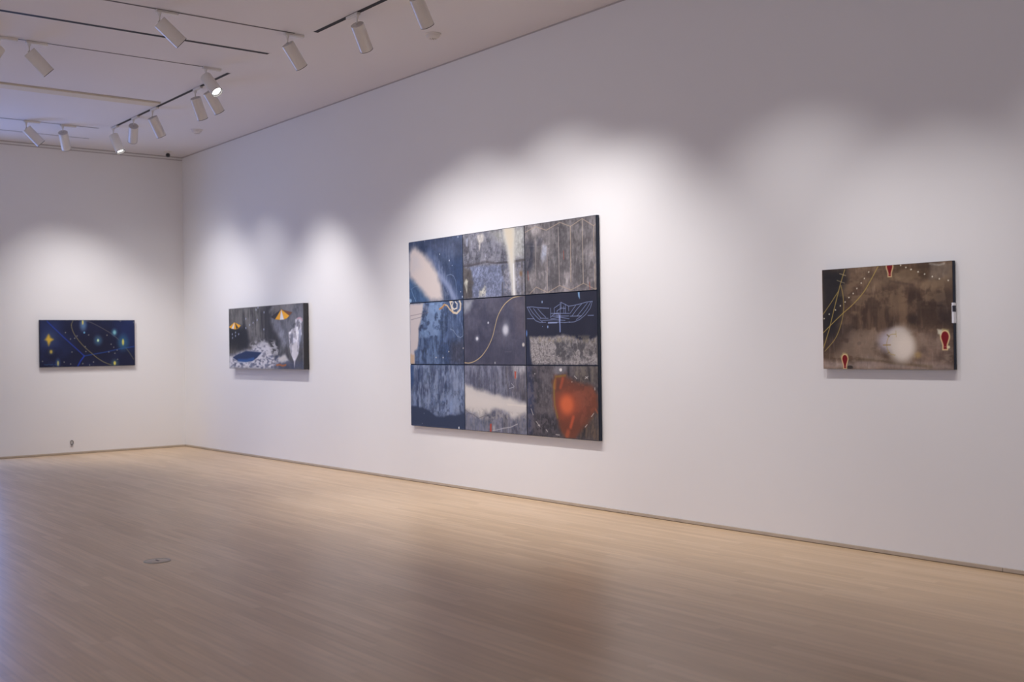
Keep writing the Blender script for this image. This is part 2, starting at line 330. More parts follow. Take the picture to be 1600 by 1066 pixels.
def panel_pickets(a):
    a.base((122,116,118)); a.wash((148,142,142),3,4,21,.6); a.wash((92,88,90),4,3,22,.6); a.grain(26,30,23,.16); a.streak((84,80,84),12,1,24,.35)
    a.area([(-.001,.26),(.127,.252),(.138,.393),(.101,.623),(.028,.686),(.001,.66)],(50,52,66),.07,.9); a.area([(.175,.2),(.27,.235),(.246,.325),(.175,.305)],(64,64,76),.05,.6)
    a.area([(.66,.229),(.991,.25),(.989,.403),(.681,.366)],(92,86,86),.08,.6); a.area([(.746,.629),(.833,.627),(.821,.78),(.755,.785)],(80,78,82),.05,.6); a.area([(.351,.532),(.397,.56),(.384,.901),(.337,.908)],(66,66,72),.05,.5); a.area([(.41,.401),(.478,.432),(.478,.591),(.409,.595)],(84,82,86),.05,.6)
    a.area([(.08,.011),(.2,.005),(.242,.081),(.199,.168),(.115,.157)],(176,168,166),.05,.8); a.area([(.511,.73),(.646,.72),(.633,.964),(.521,.979)],(166,158,158),.07,.7)
    a.area([(.276,.334),(.323,.345),(.304,.527),(.251,.579),(.234,.474)],(176,184,206),.04,.9); a.line([(.011,.297),(.115,.309),(.199,.331),(.317,.31),(.456,.31)],.008,(150,148,150),.5)
    a.patina(221); a.mottle([(-0,0),(1,-0),(1.003,.601),(-.002,.613)],(150,144,144),20,8,222,.4,.55,.05); a.mottle([(-.001,.26),(.998,.273),(1,.991),(0,.965)],(86,82,84),14,6,223,.45,.55,.05)
    K=(190,168,142)
    a.line([(.006,.098),(.164,.035),(.318,.109),(.515,.026),(.661,.102),(.821,.019),(.973,.138),(.999,.115)],.009,K,.85); a.line([(.063,.993),(.16,.901),(.325,.991),(.498,.904),(.655,.979),(.827,.9),(.984,.996),(.998,.975)],.009,K,.85)
    for p,q,w,k in (((.157,.197),(.158,.802),.011,(168,156,150)),((.326,.346),(.325,.988),.013,(176,160,152)),((.49,.092),(.496,.904),.013,(178,166,160)),((.661,.102),(.656,.866),.013,K),((.821,.022),(.825,.899),.012,(200,184,164)),((.973,.138),(.972,.543),.011,K),((.98,.653),(.979,.99),.011,K)): a.line([p,q],w,k,.8)
    for p,q in (((.04,.664),(.045,.793)),((.906,.892),(.913,.99)),((.56,.43),(.562,.543))): a.line([p,q],.012,(176,84,62),.8)
    a.edge((90,84,82),.006,.5)
def panel_shore(a):
    a.base((62,80,112)); a.wash((88,108,142),4,3,31,.6); a.wash((48,64,96),3,3,32,.6); a.streak((110,132,168),16,2,33,.45); a.grain(20,24,34,.14)
    a.area([(.765,.667),(1.001,.625),(1,1),(.762,1.003)],(72,72,88),.10,.8)
    a.area([(.378,-0),(.636,.004),(.608,.11),(.54,.152),(.472,.195),(.404,.17),(.363,.101)],(122,154,196),.03,.9); a.grain(30,30,35,.2)
    a.area([(.234,.439),(.359,.442),(.379,.523),(.316,.568),(.219,.52)],(120,150,190),.03,.8); a.stroke([(.553,.175),(.572,.278)],.02,(130,160,200),.03,.7); a.stroke([(.307,.224),(.291,.372)],.05,(104,128,168),.05,.6); a.stroke([(.415,.318),(.422,.364)],.03,(120,150,190),.03,.7); a.stroke([(.482,.457),(.536,.526)],.05,(100,126,168),.05,.6); a.stroke([(.341,.775),(.38,.972)],.008,(120,146,186),.02,.7); a.stroke([(.712,.53),(.684,.62)],.06,(92,112,152),.06,.5); a.stroke([(.241,.017),(.35,.112)],.06,(128,138,162),.05,.7)
    a.patina(231,.8); a.mottle([(.227,.005),(.663,.005),(.632,.37),(.522,.571),(.191,.565)],(132,160,200),13,12,232,.75,.52,.04); a.mottle([(.177,.519),(.605,.459),(.545,.985),(.17,.995)],(110,136,176),26,6,233,.6,.55,.05); a.mottle([(.662,.045),(.993,.19),(.952,.58),(.711,.62)],(100,120,160),18,5,234,.5,.52,.06)
    a.area([(0,0),(.268,.009),(.253,.109),(.223,.256),(.172,.426),(.162,.611),(.146,.75),(.089,.796),(.085,.994),(0,1)],(214,202,198),.035,1)
    a.area([(.003,.83),(.081,.854),(.071,1),(0,1)],(206,170,128),.03,.8); a.line([(.008,.203),(.183,.18),(.363,.158)],.01,(120,110,120),.6); a.line([(.027,.267),(.21,.233),(.363,.163)],.008,(90,90,104),.6)
    a.line([(.803,.011),(.769,.01),(.821,.184),(.887,.2),(.947,.144),(.957,.056),(.934,.005)],.034,(226,208,178),.95); a.line([(.57,.12),(.622,.088),(.662,.05),(.716,.069),(.762,.132),(.821,.184)],.024,(222,190,140),.95); a.line([(.574,.118),(.621,.099),(.669,.056)],.028,(188,122,52),.8)
    a.line([(.822,.028),(.802,.094),(.835,.135),(.888,.12),(.895,.053),(.862,.019)],.022,(232,222,204),.95); a.blob((.838,.076),(.018,.014),(70,74,90),.5,.9)
    a.line([(.766,.441),(.819,.464),(.885,.556),(.945,.582),(.989,.558),(.992,.468),(.979,.401)],.012,(140,154,180),.8); a.line([(.926,.288),(.953,.333),(.972,.39)],.01,(130,146,176),.5)
    for c in ((.498,.892),(.628,.893),(.734,.8),(.99,.749)): a.blob(c,(.015,.013),(225,215,205),.7,.95)
    a.edge((50,60,84),.006,.5)
def panel_arc(a):
    a.base((74,74,92)); a.wash((100,98,114),3,3,41,.55); a.wash((58,58,78),2,3,42,.5); a.streak((92,88,102),9,1,43,.3); a.grain(18,20,44,.06)
    a.area([(-0,-0),(.168,.003),(.103,.154),(.014,.196)],(160,164,172),.07,.9); a.area([(.009,.676),(.999,.688),(1,1),(-0,1)],(66,66,84),.15,.6); a.area([(.8,.017),(1,.005),(1.001,.58),(.863,.534)],(100,90,98),.12,.5)
    a.patina(241,.35); a.blob((.694,.464),(.109,.144),(128,130,146),.9,.7); a.blob((.69,.486),(.08,.089),(206,206,216),.75,.95); a.blob((.222,.605),(.073,.056),(140,144,160),.9,.6); a.blob((.222,.605),(.036,.031),(224,224,230),.7,.95)
    a.blob((.412,.369),(.022,.02),(210,210,218),.6,.9); a.blob((.964,.709),(.033,.033),(222,214,200),.7,.9); a.blob((.514,.975),(.016,.02),(190,190,190),.6,.8)
    a.curve([(0,.974),(.083,.979),(.183,.948),(.284,.881),(.371,.781),(.433,.681),(.483,.57),(.521,.438),(.559,.306),(.614,.197),(.693,.095),(.8,.023),(.894,.002),(.992,-.006)],.014,(196,172,124),.95); a.line([(.672,.81),(.778,.811)],.006,(100,100,116),.7)
    a.line([(.995,.011),(.994,.995)],.012,(110,104,104),.6); a.edge((80,76,84),.008,.5)
def panel_frame_drawing(a):
    a.base((38,40,56)); a.wash((46,48,66),2,2,51,.4)
    a.area([(.048,.602),(.178,.604),(.431,.604),(.545,.579),(.679,.615),(.745,.66),(.919,.652),(1,.61),(1,1),(.083,.997),(.048,.861)],(140,134,134),.03,1)
    a.grain_in([(.048,.602),(.431,.604),(.545,.579),(.745,.66),(1.003,.61),(1,1),(.071,.997)],44,60,52,.34)
    a.area([(.454,.654),(.678,.658),(.677,.888),(.543,.942),(.453,.831)],(92,90,94),.05,.7); a.area([(.744,.692),(.994,.675),(.993,.857),(.809,.845)],(104,98,98),.06,.6); a.area([(-.001,.589),(.048,.591),(.071,1),(0,1)],(38,44,66),.03,.9)
    a.mottle([(.06,.613),(.431,.61),(.545,.579),(.679,.615),(.744,.67),(.995,.632),(1,1),(.083,.997)],(172,166,162),34,26,252,.55,.55,.03); a.mottle([(.408,.665),(.994,.675),(.992,.89),(.43,.93)],(70,68,72),16,12,253,.7,.52,.05); a.mottle([(.048,.591),(1,.6),(.999,.696),(.048,.681)],(150,138,112),30,20,254,.5,.55,.03)
    L=(150,164,208)
    for q in ([(.02,.167),(.073,.274),(.143,.367),(.214,.397),(.295,.397)],[(.055,.177),(.108,.258),(.179,.334),(.248,.393)],[(.115,.191),(.167,.266),(.225,.336)],[(.179,.199),(.237,.269),(.295,.327)],[(.02,.167),(.097,.167),(.203,.186),(.342,.2)],[(.214,.336),(.33,.342)],[(.019,.335),(.12,.338)],
              [(.939,.138),(.912,.229),(.846,.314),(.769,.376),(.691,.407),(.624,.41)],[(.918,.148),(.857,.249),(.791,.328),(.724,.375)],[(.874,.157),(.802,.247),(.736,.326)],[(.798,.164),(.725,.243),(.664,.324)],[(.715,.183),(.636,.29)],[(.62,.186),(.681,.181),(.77,.166),(.858,.145),(.939,.138)],[(.636,.326),(.791,.329)],[(.878,.326),(.954,.328)],
              [(.367,.201),(.366,.33)],[(.416,.203),(.422,.276)],[(.491,.156),(.422,.198)],[(.502,.129),(.501,.379)],[(.516,.13),(.515,.224)],[(.513,.126),(.575,.16),(.62,.186),(.62,.25)],[(.575,.16),(.575,.282)],[(.553,.181),(.552,.275)],[(.367,.274),(.625,.286)],[(.456,.244),(.513,.207),(.575,.215)],[(.456,.244),(.456,.333)],
              [(.364,.352),(.501,.334),(.624,.361)],[(.329,.398),(.478,.402),(.568,.412),(.635,.405)],[(.364,.33),(.41,.287),(.467,.278)],[(.393,.314),(.49,.317),(.619,.322)],[(.237,.37),(.41,.365),(.568,.381)]): a.line(q,.009,L,.8)
    a.stroke([(.492,.312),(.495,.445),(.496,.534)],.010,(140,160,220),.012,.95); a.line([(.329,.407),(.455,.408)],.016,(156,170,215),.85); a.line([(.479,.278),(.491,.412)],.02,(150,160,205),.7)
    a.area([(.749,.001),(.773,-0),(.773,.092),(.755,.058)],(140,190,240),.015,1); a.blob((.244,.106),(.012,.02),(170,200,240),.6,.9); a.blob((.321,.462),(.014,.022),(160,190,240),.6,.9); a.blob((.007,.544),(.017,.053),(96,140,210),.6,.9); a.blob((.245,.455),(.007,.008),(130,160,220),.6,.7); a.line([(1,.621),(1,.997)],.02,(92,88,86),.8)
def panel_rain(a):
    a.base((92,108,138)); a.wash((130,146,176),4,3,61,.8); a.wash((66,80,112),4,3,62,.6); a.streak((70,84,118),14,1,63,.5); a.streak((134,148,176),16,2,64,.4); a.grain(26,26,65,.14)
    a.area([(.716,.011),(1,.011),(1,.371),(.835,.482),(.738,.27)],(128,138,164),.09,.6); a.area([(.195,.314),(.394,.31),(.379,.465),(.22,.504)],(58,66,92),.07,.8); a.area([(.062,.006),(.666,.005),(.589,.065),(.075,.057)],(138,154,184),.05,.5)
    a.stroke([(.163,.079),(.147,.394),(.137,.676)],.035,(50,66,100),.04,.9); a.stroke([(.681,.033),(.67,.271),(.679,.596)],.02,(56,66,92),.04,.8); a.area([(-0,-0),(.069,-0),(.059,.317),(.003,.421)],(50,78,124),.03,.9); a.stroke([(.762,.42),(.761,.56)],.008,(56,64,90),.02,.7)
    a.stroke([(.071,.475),(.072,.667)],.05,(120,142,180),.03,.7); a.stroke([(.186,.505),(.18,.673)],.04,(128,148,184),.025,.8); a.stroke([(.76,.592),(.759,.722)],.05,(136,160,206),.06,.7)
    a.patina(261,.8); a.mottle([(.076,.011),(.998,.005),(.978,.753),(.48,.813),(.083,.667)],(150,164,192),20,6,262,.65,.54,.06); a.mottle([(.247,.436),(.982,.371),(.978,.753),(.505,.823),(.258,.715)],(142,160,194),14,14,263,.6,.52,.05); a.mottle([(.076,.011),(.998,.011),(.993,.477),(.071,.509)],(62,72,102),18,4,264,.55,.57,.06)
    a.area([(-.007,.682),(.11,.682),(.164,.699),(.231,.693),(.271,.719),(.363,.742),(.454,.815),(.518,.831),(.633,.824),(.734,.782),(.832,.793),(.93,.771),(1.003,.725),(1,1),(-0,1)],(52,64,90),.022,1)
    a.blob((.895,.983),(.015,.024),(220,226,235),.3,1); a.blob((.254,.791),(.01,.009),(150,160,180),.6,.8); a.blob((.218,.957),(.01,.008),(150,160,180),.6,.8); a.edge((60,76,110),.006,.5)
def panel_cloud(a):
    a.base((112,114,132)); a.wash((134,134,148),4,3,71,.5); a.wash((86,88,106),4,3,72,.5); a.streak((82,84,104),16,1,73,.5); a.grain(30,24,74,.16)
    a.area([(.662,-.001),(1,0),(.999,.517),(.707,.44)],(122,114,118),.12,.6); a.area([(.929,.389),(1,.365),(.999,.517),(.928,.52)],(72,70,78),.05,.7); a.stroke([(.514,.155),(.508,.424)],.012,(66,68,86),.03,.7); a.area([(.005,.813),(.413,.789),(.411,.994),(.003,1.006)],(108,114,134),.05,.7); a.area([(.633,.732),(.705,.728),(.691,.996),(.631,.994)],(72,72,82),.03,.7)
    a.area([(.798,.004),(.994,.002),(.994,.095),(.861,.14),(.803,.141)],(176,174,176),.05,.7); a.blob((.85,.14),(.04,.067),(196,194,192),.8,.7)
    a.patina(271,.8); a.mottle([(.003,-0),(.804,-.002),(.801,.437),(-.001,.313)],(140,144,164),22,5,272,.5,.54,.05); a.mottle([(.003,-0),(1,0),(.997,.517),(-.001,.313)],(76,78,98),26,4,273,.5,.58,.05); a.mottle([(.005,.743),(.996,.734),(1,.995),(.003,1)],(142,140,146),30,8,274,.5,.54,.05)
    a.area([(-0,.296),(.101,.316),(.203,.377),(.342,.382),(.49,.442),(.563,.434),(.611,.46),(.777,.476),(.882,.527),(1,.549),(1.002,.69),(.892,.729),(.811,.783),(.752,.781),(.705,.706),(.61,.655),(.451,.652),(.413,.744),(.339,.714),(.25,.805),(.187,.733),(.11,.732),(-.001,.679)],(212,206,200),.05,1)
    a.area([(.003,.371),(.164,.424),(.514,.492),(.777,.542),(1,.571),(1,.636),(.658,.619),(.289,.66),(-0,.639)],(222,214,206),.08,.9); a.line([(.706,.576),(1,.586)],.02,(232,224,212),.6)
    a.mottle([(-.001,.674),(.439,.652),(.705,.695),(1.002,.69),(.984,.778),(.704,.806),(.287,.831),(.005,.766)],(176,170,166),20,16,275,.6,.5,.04); a.line([(.003,.691),(.071,.74),(.135,.754),(.224,.812),(.313,.772),(.413,.75)],.012,(80,78,84),.45)
    a.area([(.825,.086),(.846,.085),(.843,.186),(.822,.186)],(190,78,56),.012,1); a.area([(.417,.882),(.443,.88),(.441,1.008),(.414,1.005)],(186,72,54),.012,1); a.blob((.48,.944),(.04,.056),(196,192,190),.8,.7)
    a.line([(.772,.262),(.811,.305),(.802,.318),(.737,.338)],.009,(196,196,204),.8); a.line([(.461,.979),(.534,.964),(.632,.933),(.751,.908),(.857,.854)],.013,(192,190,194),.8); a.line([(.994,.002),(.999,.538)],.012,(150,146,142),.7); a.edge((96,96,110),.006,.5)
def panel_ember(a):
    a.base((80,76,82)); a.wash((102,94,94),4,4,81,.55); a.wash((58,56,64),3,3,82,.55); a.grain(34,26,83,.16); a.streak((70,66,70),14,1,84,.4)
    a.area([(0,0),(.067,0),(.113,.508),(.074,.976),(0,1)],(58,64,92),.05,.8); a.area([(.149,.576),(.385,.565),(.385,.701),(.124,.716)],(112,104,106),.06,.6); a.area([(.112,.717),(.454,.72),(.499,.943),(.074,.976)],(66,62,68),.07,.7); a.area([(.657,.012),(.998,.002),(.998,.258),(.744,.253)],(112,102,94),.07,.6); a.stroke([(.883,.034),(.889,.185)],.02,(60,58,64),.03,.7); a.stroke([(.602,.023),(.601,.123)],.02,(50,50,56),.03,.7); a.area([(.787,.722),(.999,.644),(1,.995),(.744,1.001)],(96,82,72),.08,.7); a.area([(.733,.813),(.841,.784),(.809,.984),(.733,.996)],(50,48,52),.05,.7); a.area([(.387,.012),(.568,.008),(.546,.123),(.409,.136)],(140,136,142),.04,.6)
    a.blob((.495,.054),(.034,.027),(226,222,216),.6,.95)
    a.patina(281); a.mottle([(.006,.002),(.41,.001),(.407,.95),(0,1)],(118,110,114),16,14,282,.5,.55,.05); a.mottle([(.679,.001),(.998,.002),(.998,.258),(.701,.264)],(136,126,112),22,10,283,.5,.55,.05); a.mottle([(.766,.701),(.999,.623),(1,.995),(.733,.99)],(124,102,82),26,8,284,.6,.54,.05)
    a.area([(.409,.147),(.568,.117),(.59,.167),(.733,.253),(.915,.281),(.999,.386),(.994,.537),(.937,.637),(.852,.772),(.766,.866),(.689,.994),(.567,1.01),(.522,.975),(.454,.81),(.397,.565),(.383,.384),(.386,.215)],(128,70,46),.06,1)
    a.area([(.635,.266),(.915,.346),(.905,.584),(.744,.769),(.656,.708),(.679,.419)],(144,76,54),.07,.8); a.area([(.465,.697),(.656,.708),(.589,.935),(.522,.918)],(138,68,38),.06,.8)
    a.stroke([(.427,.158),(.395,.271),(.399,.429),(.408,.564),(.442,.721)],.012,(150,128,40),.03,.7); a.stroke([(.432,.152),(.557,.134)],.012,(160,120,30),.03,.7); a.stroke([(.421,.203),(.411,.304)],.03,(190,116,40),.03,.7); a.area([(.444,.214),(.5,.224),(.489,.336),(.432,.36)],(96,62,48),.04,.8)
    a.mottle([(.409,.147),(.59,.167),(.915,.281),(.994,.537),(.766,.866),(.589,1.003),(.454,.81)],(112,62,44),7,7,285,.55,.5,.06); a.mottle([(.59,.211),(.957,.291),(.936,.604),(.744,.813)],(156,86,58),10,10,286,.5,.52,.06); a.blob((.581,.539),(.273,.224),(178,80,44),.9,.9); a.blob((.576,.534),(.164,.154),(226,104,50),.7,1); a.stroke([(.523,.179),(.489,.302)],.03,(190,84,46),.04,.7); a.stroke([(.662,.707),(.623,.843)],.03,(204,88,46),.04,.9); a.stroke([(.572,.97),(.589,.913)],.05,(186,90,50),.05,.7); a.stroke([(.963,.581),(.984,.623)],.012,(190,96,50),.02,.7)
    for q in ([(.684,.138),(.72,.174)],[(.83,.169),(.867,.142)],[(.835,.142),(.862,.166)],[(.955,.291),(.957,.321)],[(.937,.637),(.905,.682)],[(.058,.621),(.088,.707)],[(.13,.797),(.184,.866)],[(.16,.853),(.184,.846)],[(.273,.903),(.296,.93)],[(.413,.963),(.465,.966)],[(.847,.795),(.82,.829)]): a.line(q,.011,(210,204,196),.85)
    a.blob((.121,.115),(.012,.009),(220,220,220),.6,.8); a.blob((.65,.219),(.01,.009),(230,210,190),.6,.8); a.edge((60,60,70),.008,.5)
def paint_balloons(a):
    a.base((98,82,69)); a.wash((124,106,90),4,2.5,91,.7); a.wash((66,52,44),3,3,92,.6); a.streak((72,58,48),10,1.2,93,.3); a.weave((118,98,80),3,60,94,.18); a.grain(60,60,95,.05)
    a.area([(.002,.011),(.202,.026),(.18,.157),(.158,.367),(.102,.656),(.003,.681)],(40,38,38),.07,.95)
    a.area([(.297,.255),(.474,.201),(.714,.228),(.771,.343),(.749,.566),(.613,.537),(.431,.558),(.243,.554),(.233,.396)],(72,57,48),.10,.6); a.area([(.885,.287),(.997,.293),(.998,.62),(.901,.57),(.875,.397)],(58,48,44),.04,.85); a.area([(.557,-.011),(.831,.005),(.839,.173),(.556,.155)],(84,68,54),.05,.8); a.area([(.841,.012),(.998,.018),(.996,.171),(.834,.173)],(122,110,98),.03,.8)
    a.area([(.329,.153),(.596,.094),(.829,.185),(.998,.195),(.997,.281),(.771,.243),(.596,.183),(.35,.258)],(128,110,92),.05,.7); a.area([(.003,.548),(.275,.554),(.242,.814),(.014,.814)],(64,54,50),.08,.6); a.area([(.243,.632),(.472,.61),(.51,.94),(.263,.892)],(126,110,98),.09,.6); a.area([(.729,.64),(.993,.669),(.996,.988),(.746,.987)],(124,108,98),.07,.7)
    a.area([(.002,.92),(.241,.931),(.367,.865),(.55,.927),(.765,.937),(.997,.958),(1,1),(0,1)],(156,142,134),.035,.8); a.stroke([(.273,.905),(.408,.91),(.57,.94),(.841,.973)],.012,(84,70,52),.03,.6)
    a.stroke([(.654,.312),(.642,.563)],.03,(112,92,76),.06,.5); a.stroke([(.307,.386),(.296,.555)],.03,(104,86,70),.06,.4); a.stroke([(.546,.154),(.714,.202)],.012,(70,58,50),.02,.5); a.stroke([(.841,.014),(.907,.032),(.944,.022)],.008,(170,164,154),.012,.7)
    a.blob((.716,.528),(.057,.056),(48,40,36),.8,.8); a.blob((.297,.747),(.026,.02),(56,48,44),.5,.6); a.blob((.907,.874),(.057,.051),(92,78,70),.8,.6)
    a.patina(291,.8); a.mottle([(.004,.011),(1,.006),(1.003,.403),(.003,.548)],(136,118,98),4,9,292,.5,.52,.08); a.mottle([(.244,.187),(.997,.232),(.993,.62),(.242,.658)],(56,44,38),7,4,293,.6,.5,.08); a.mottle([(.287,.255),(.848,.285),(.825,.666),(.285,.659)],(124,104,86),11,2.2,294,.45,.54,.08); a.area([(.002,.011),(.191,.032),(.169,.182),(.147,.38),(.091,.656),(.003,.681)],(38,36,37),.08,.9); a.mottle([(.243,.606),(1.001,.621),(.998,.988),(.002,1)],(146,130,116),6,12,295,.5,.52,.06); a.blob((.527,.732),(.132,.117),(184,178,186),.8,.9); a.blob((.592,.65),(.115,.064),(190,184,184),.7,.8); a.blob((.619,.766),(.152,.191),(206,197,186),.6,1); a.blob((.65,.789),(.121,.132),(222,212,200),.8,.95); a.blob((.747,.863),(.043,.038),(196,170,120),.9,.5)
    Y=(176,156,104)
    a.curve([(.455,.004),(.403,.119),(.339,.245),(.254,.358),(.174,.44),(.092,.53),(.003,.634)],.0075,Y,.95); a.line([(.189,.012),(.153,.148),(.098,.391),(.053,.602),(.003,.788)],.0075,Y,.95); a.line([(.136,.22),(.07,.337),(.003,.448)],.0065,Y,.9); a.curve([(.156,.168),(.172,.275),(.175,.407),(.152,.551),(.102,.696),(.014,.821)],.0065,Y,.9)
    a.line([(.146,.048),(.197,.072)],.0055,(184,170,140),.9); a.line([(.124,.113),(.186,.146)],.0055,(176,164,136),.8)
    for c in ((.382,.052),(.347,.112),(.321,.155),(.285,.205),(.255,.253),(.22,.291),(.188,.333),(.149,.369),(.107,.409),(.055,.449),(.011,.492),(.628,.01),(.667,.033),(.705,.055),(.756,.082),(.803,.108),(.858,.135),(.908,.16),(.97,.179)): a.blob(c,(.0075,.0075),(232,226,206),.5,.95)
    a.curve([(.582,.663),(.542,.669),(.52,.713),(.513,.766),(.521,.814),(.541,.852),(.576,.864)],.006,(168,150,100),.9); a.line([(.486,.766),(.541,.766)],.01,(150,126,80),.95); a.line([(.584,.631),(.586,.688)],.006,(176,160,120),.8); a.line([(.517,.668),(.532,.685)],.012,(110,96,70),.8); a.line([(.516,.847),(.533,.837)],.008,(120,104,80),.8)
    for (cx,cy,s,top) in (((.179,.899)+(1.,0)),((.941,.695)+(1.25,0)),((.544,.026)+(1.,1))):
        a.balloon(cx,cy,s,top)
    a.blob((.22,.983),(.037,.02),(52,46,42),.3,.9); a.area([(.887,.624),(.924,.631),(.914,.68),(.891,.667)],(214,210,190),.012,.9); a.blob((.964,.792),(.017,.015),(224,216,184),.4,.9); a.edge((60,50,46),.004,.5)
def paint_parasols(a):
    a.base((86,84,84)); a.wash((112,110,108),5,2,101,.6); a.wash((56,55,56),4,2,102,.6); a.streak((120,118,114),18,1,103,.4)
    a.area([(-0,.305),(.262,.292),(.294,.557),(.266,.673),(.005,.667)],(38,40,46),.07,.9); a.area([(.151,.047),(.229,.068),(.273,.351),(.197,.347)],(58,58,60),.06,.7); a.area([(.644,.204),(1,-0),(1.001,.638),(.884,.689),(.705,.573)],(98,99,106),.08,.9); a.area([(.602,-.013),(.833,-.003),(.808,.133),(.586,.128)],(126,122,118),.06,.7)
    a.area([(.456,.016),(.601,.002),(.596,.242),(.708,.461),(.772,.686),(.7,.796),(.492,.564),(.436,.332)],(60,59,60),.07,.7); a.area([(.006,.606),(.126,.595),(.083,.758),(.002,.787)],(96,90,84),.05,.7)
    a.blob((.626,.23),(.127,.086),(140,142,150),.9,.7); a.blob((.664,.346),(.165,.1),(150,152,164),.9,.8); a.blob((.72,.447),(.142,.1),(160,162,174),.9,.8); a.blob((.751,.574),(.127,.114),(130,132,142),.9,.7); a.stroke([(.575,.099),(.624,.032)],.03,(140,138,138),.05,.6); a.stroke([(.75,.63),(.701,.74)],.06,(112,112,114),.08,.6)
    a.patina(301,1.0); a.mottle([(.007,.004),(.553,.004),(.54,.566),(.273,.351),(-.001,.335)],(136,134,128),20,3,302,.55,.52,.06); a.mottle([(.649,-.022),(1,-0),(.999,.502),(.73,.518)],(128,128,134),6,5,303,.5,.5,.08); a.area([(-.001,.35),(.236,.305),(.275,.556),(.24,.673),(-.001,.636)],(34,36,42),.09,.8); a.area([(.443,.044),(.565,.012),(.583,.256),(.694,.572),(.689,.768),(.541,.538),(.448,.361)],(52,51,52),.08,.6)
    a.area([(.002,.787),(.122,.744),(.316,.689),(.393,.619),(.504,.551),(.575,.624),(.607,.767),(.64,.852),(.77,.769),(.812,.88),(.625,.995),(0,1)],(214,212,216),.05,1); a.mottle([(.003,.757),(.504,.565),(.631,.767),(.813,.853),(.989,.908),(.998,1),(0,1)],(104,106,120),12,34,104,.7,.56,.04); a.mottle([(0,.877),(.631,.767),(.813,.853),(.998,1),(0,1)],(56,66,96),14,26,304,.6,.6,.04); a.mottle([(.293,.615),(.419,.533),(.659,.571),(.7,.796),(.536,.765)],(206,204,206),12,30,305,.8,.55,.05); a.area([(.628,.894),(.847,.867),(.99,.881),(1,1),(.625,.999)],(76,80,98),.05,.7); a.area([(.688,.824),(.769,.79),(.802,.853),(.721,.901)],(206,202,196),.03,.9)
    a.area([(.048,.817),(.135,.759),(.239,.714),(.341,.719),(.47,.736),(.4,.821),(.324,.881),(.235,.895),(.132,.885),(.08,.855)],(40,56,92),.012,1); a.stroke([(.133,.87),(.249,.871),(.35,.842)],.03,(52,92,152),.04,.9)
    a.line([(.048,.82),(.132,.888),(.235,.9),(.337,.883),(.413,.821),(.47,.739)],.012,(206,208,214),.8); a.line([(.502,.121),(.501,.45)],.012,(150,150,150),.4)
    a.area([(.901,.237),(.94,.213),(.989,.23),(.988,.271),(.965,.31),(.975,.365),(.978,.474),(.948,.582),(.932,.772),(.897,.867),(.884,.976),(.878,.881),(.838,.743),(.82,.577),(.817,.438),(.858,.386),(.898,.36),(.894,.292)],(196,194,202),.016,1); a.grain_in([(.9,.265),(.983,.27),(.977,.501),(.927,.772),(.88,.881),(.818,.632),(.823,.425)],14,16,105,.5)
    a.area([(.839,.467),(.879,.455),(.87,.606),(.848,.592)],(110,112,124),.02,.8); a.area([(.947,.404),(.974,.392),(.97,.555),(.946,.636)],(140,146,164),.02,.8); a.area([(.852,.633),(.92,.581),(.927,.772),(.889,.867),(.854,.771)],(214,210,212),.02,.9); a.area([(.923,.252),(.945,.24),(.942,.35),(.915,.355)],(100,100,112),.02,.8); a.stroke([(.929,.232),(.967,.219),(.988,.264)],.012,(196,150,160),.01,.8)
    G=(238,170,40)
    a.area([(.729,.073),(.87,.131),(.823,.19),(.75,.149)],(116,78,54),.006,1); a.area([(.729,.073),(.589,.182),(.649,.224)],(58,54,54),.006,1); a.area([(.729,.073),(.649,.221),(.71,.234)],G,.006,1); a.area([(.729,.073),(.71,.234),(.762,.232)],(226,226,228),.006,1); a.area([(.729,.073),(.762,.232),(.8,.216),(.829,.179)],G,.006,1)
    a.area([(.082,.231),(.175,.289),(.138,.336),(.092,.348),(.039,.334),(.002,.305)],G,.006,1); a.area([(.082,.231),(.039,.33),(.071,.342)],(224,224,226),.006,1); a.area([(.089,.236),(.108,.341),(.142,.326)],(60,56,52),.006,1)
    for c in ((.394,.047),(.422,.016),(.249,.185),(.303,.287),(.248,.335),(.097,.401),(.143,.43),(.096,.456),(.052,.488),(.408,.214),(.503,.1),(.351,.254),(.497,.371),(.05,.428)): a.blob(c,(.014,.02),(190,200,225),.6,.9)
    a.line([(.659,.939),(.697,.929),(.737,.947),(.779,.933)],.028,(178,104,50),.85); a.edge((140,140,142),.008,.6)
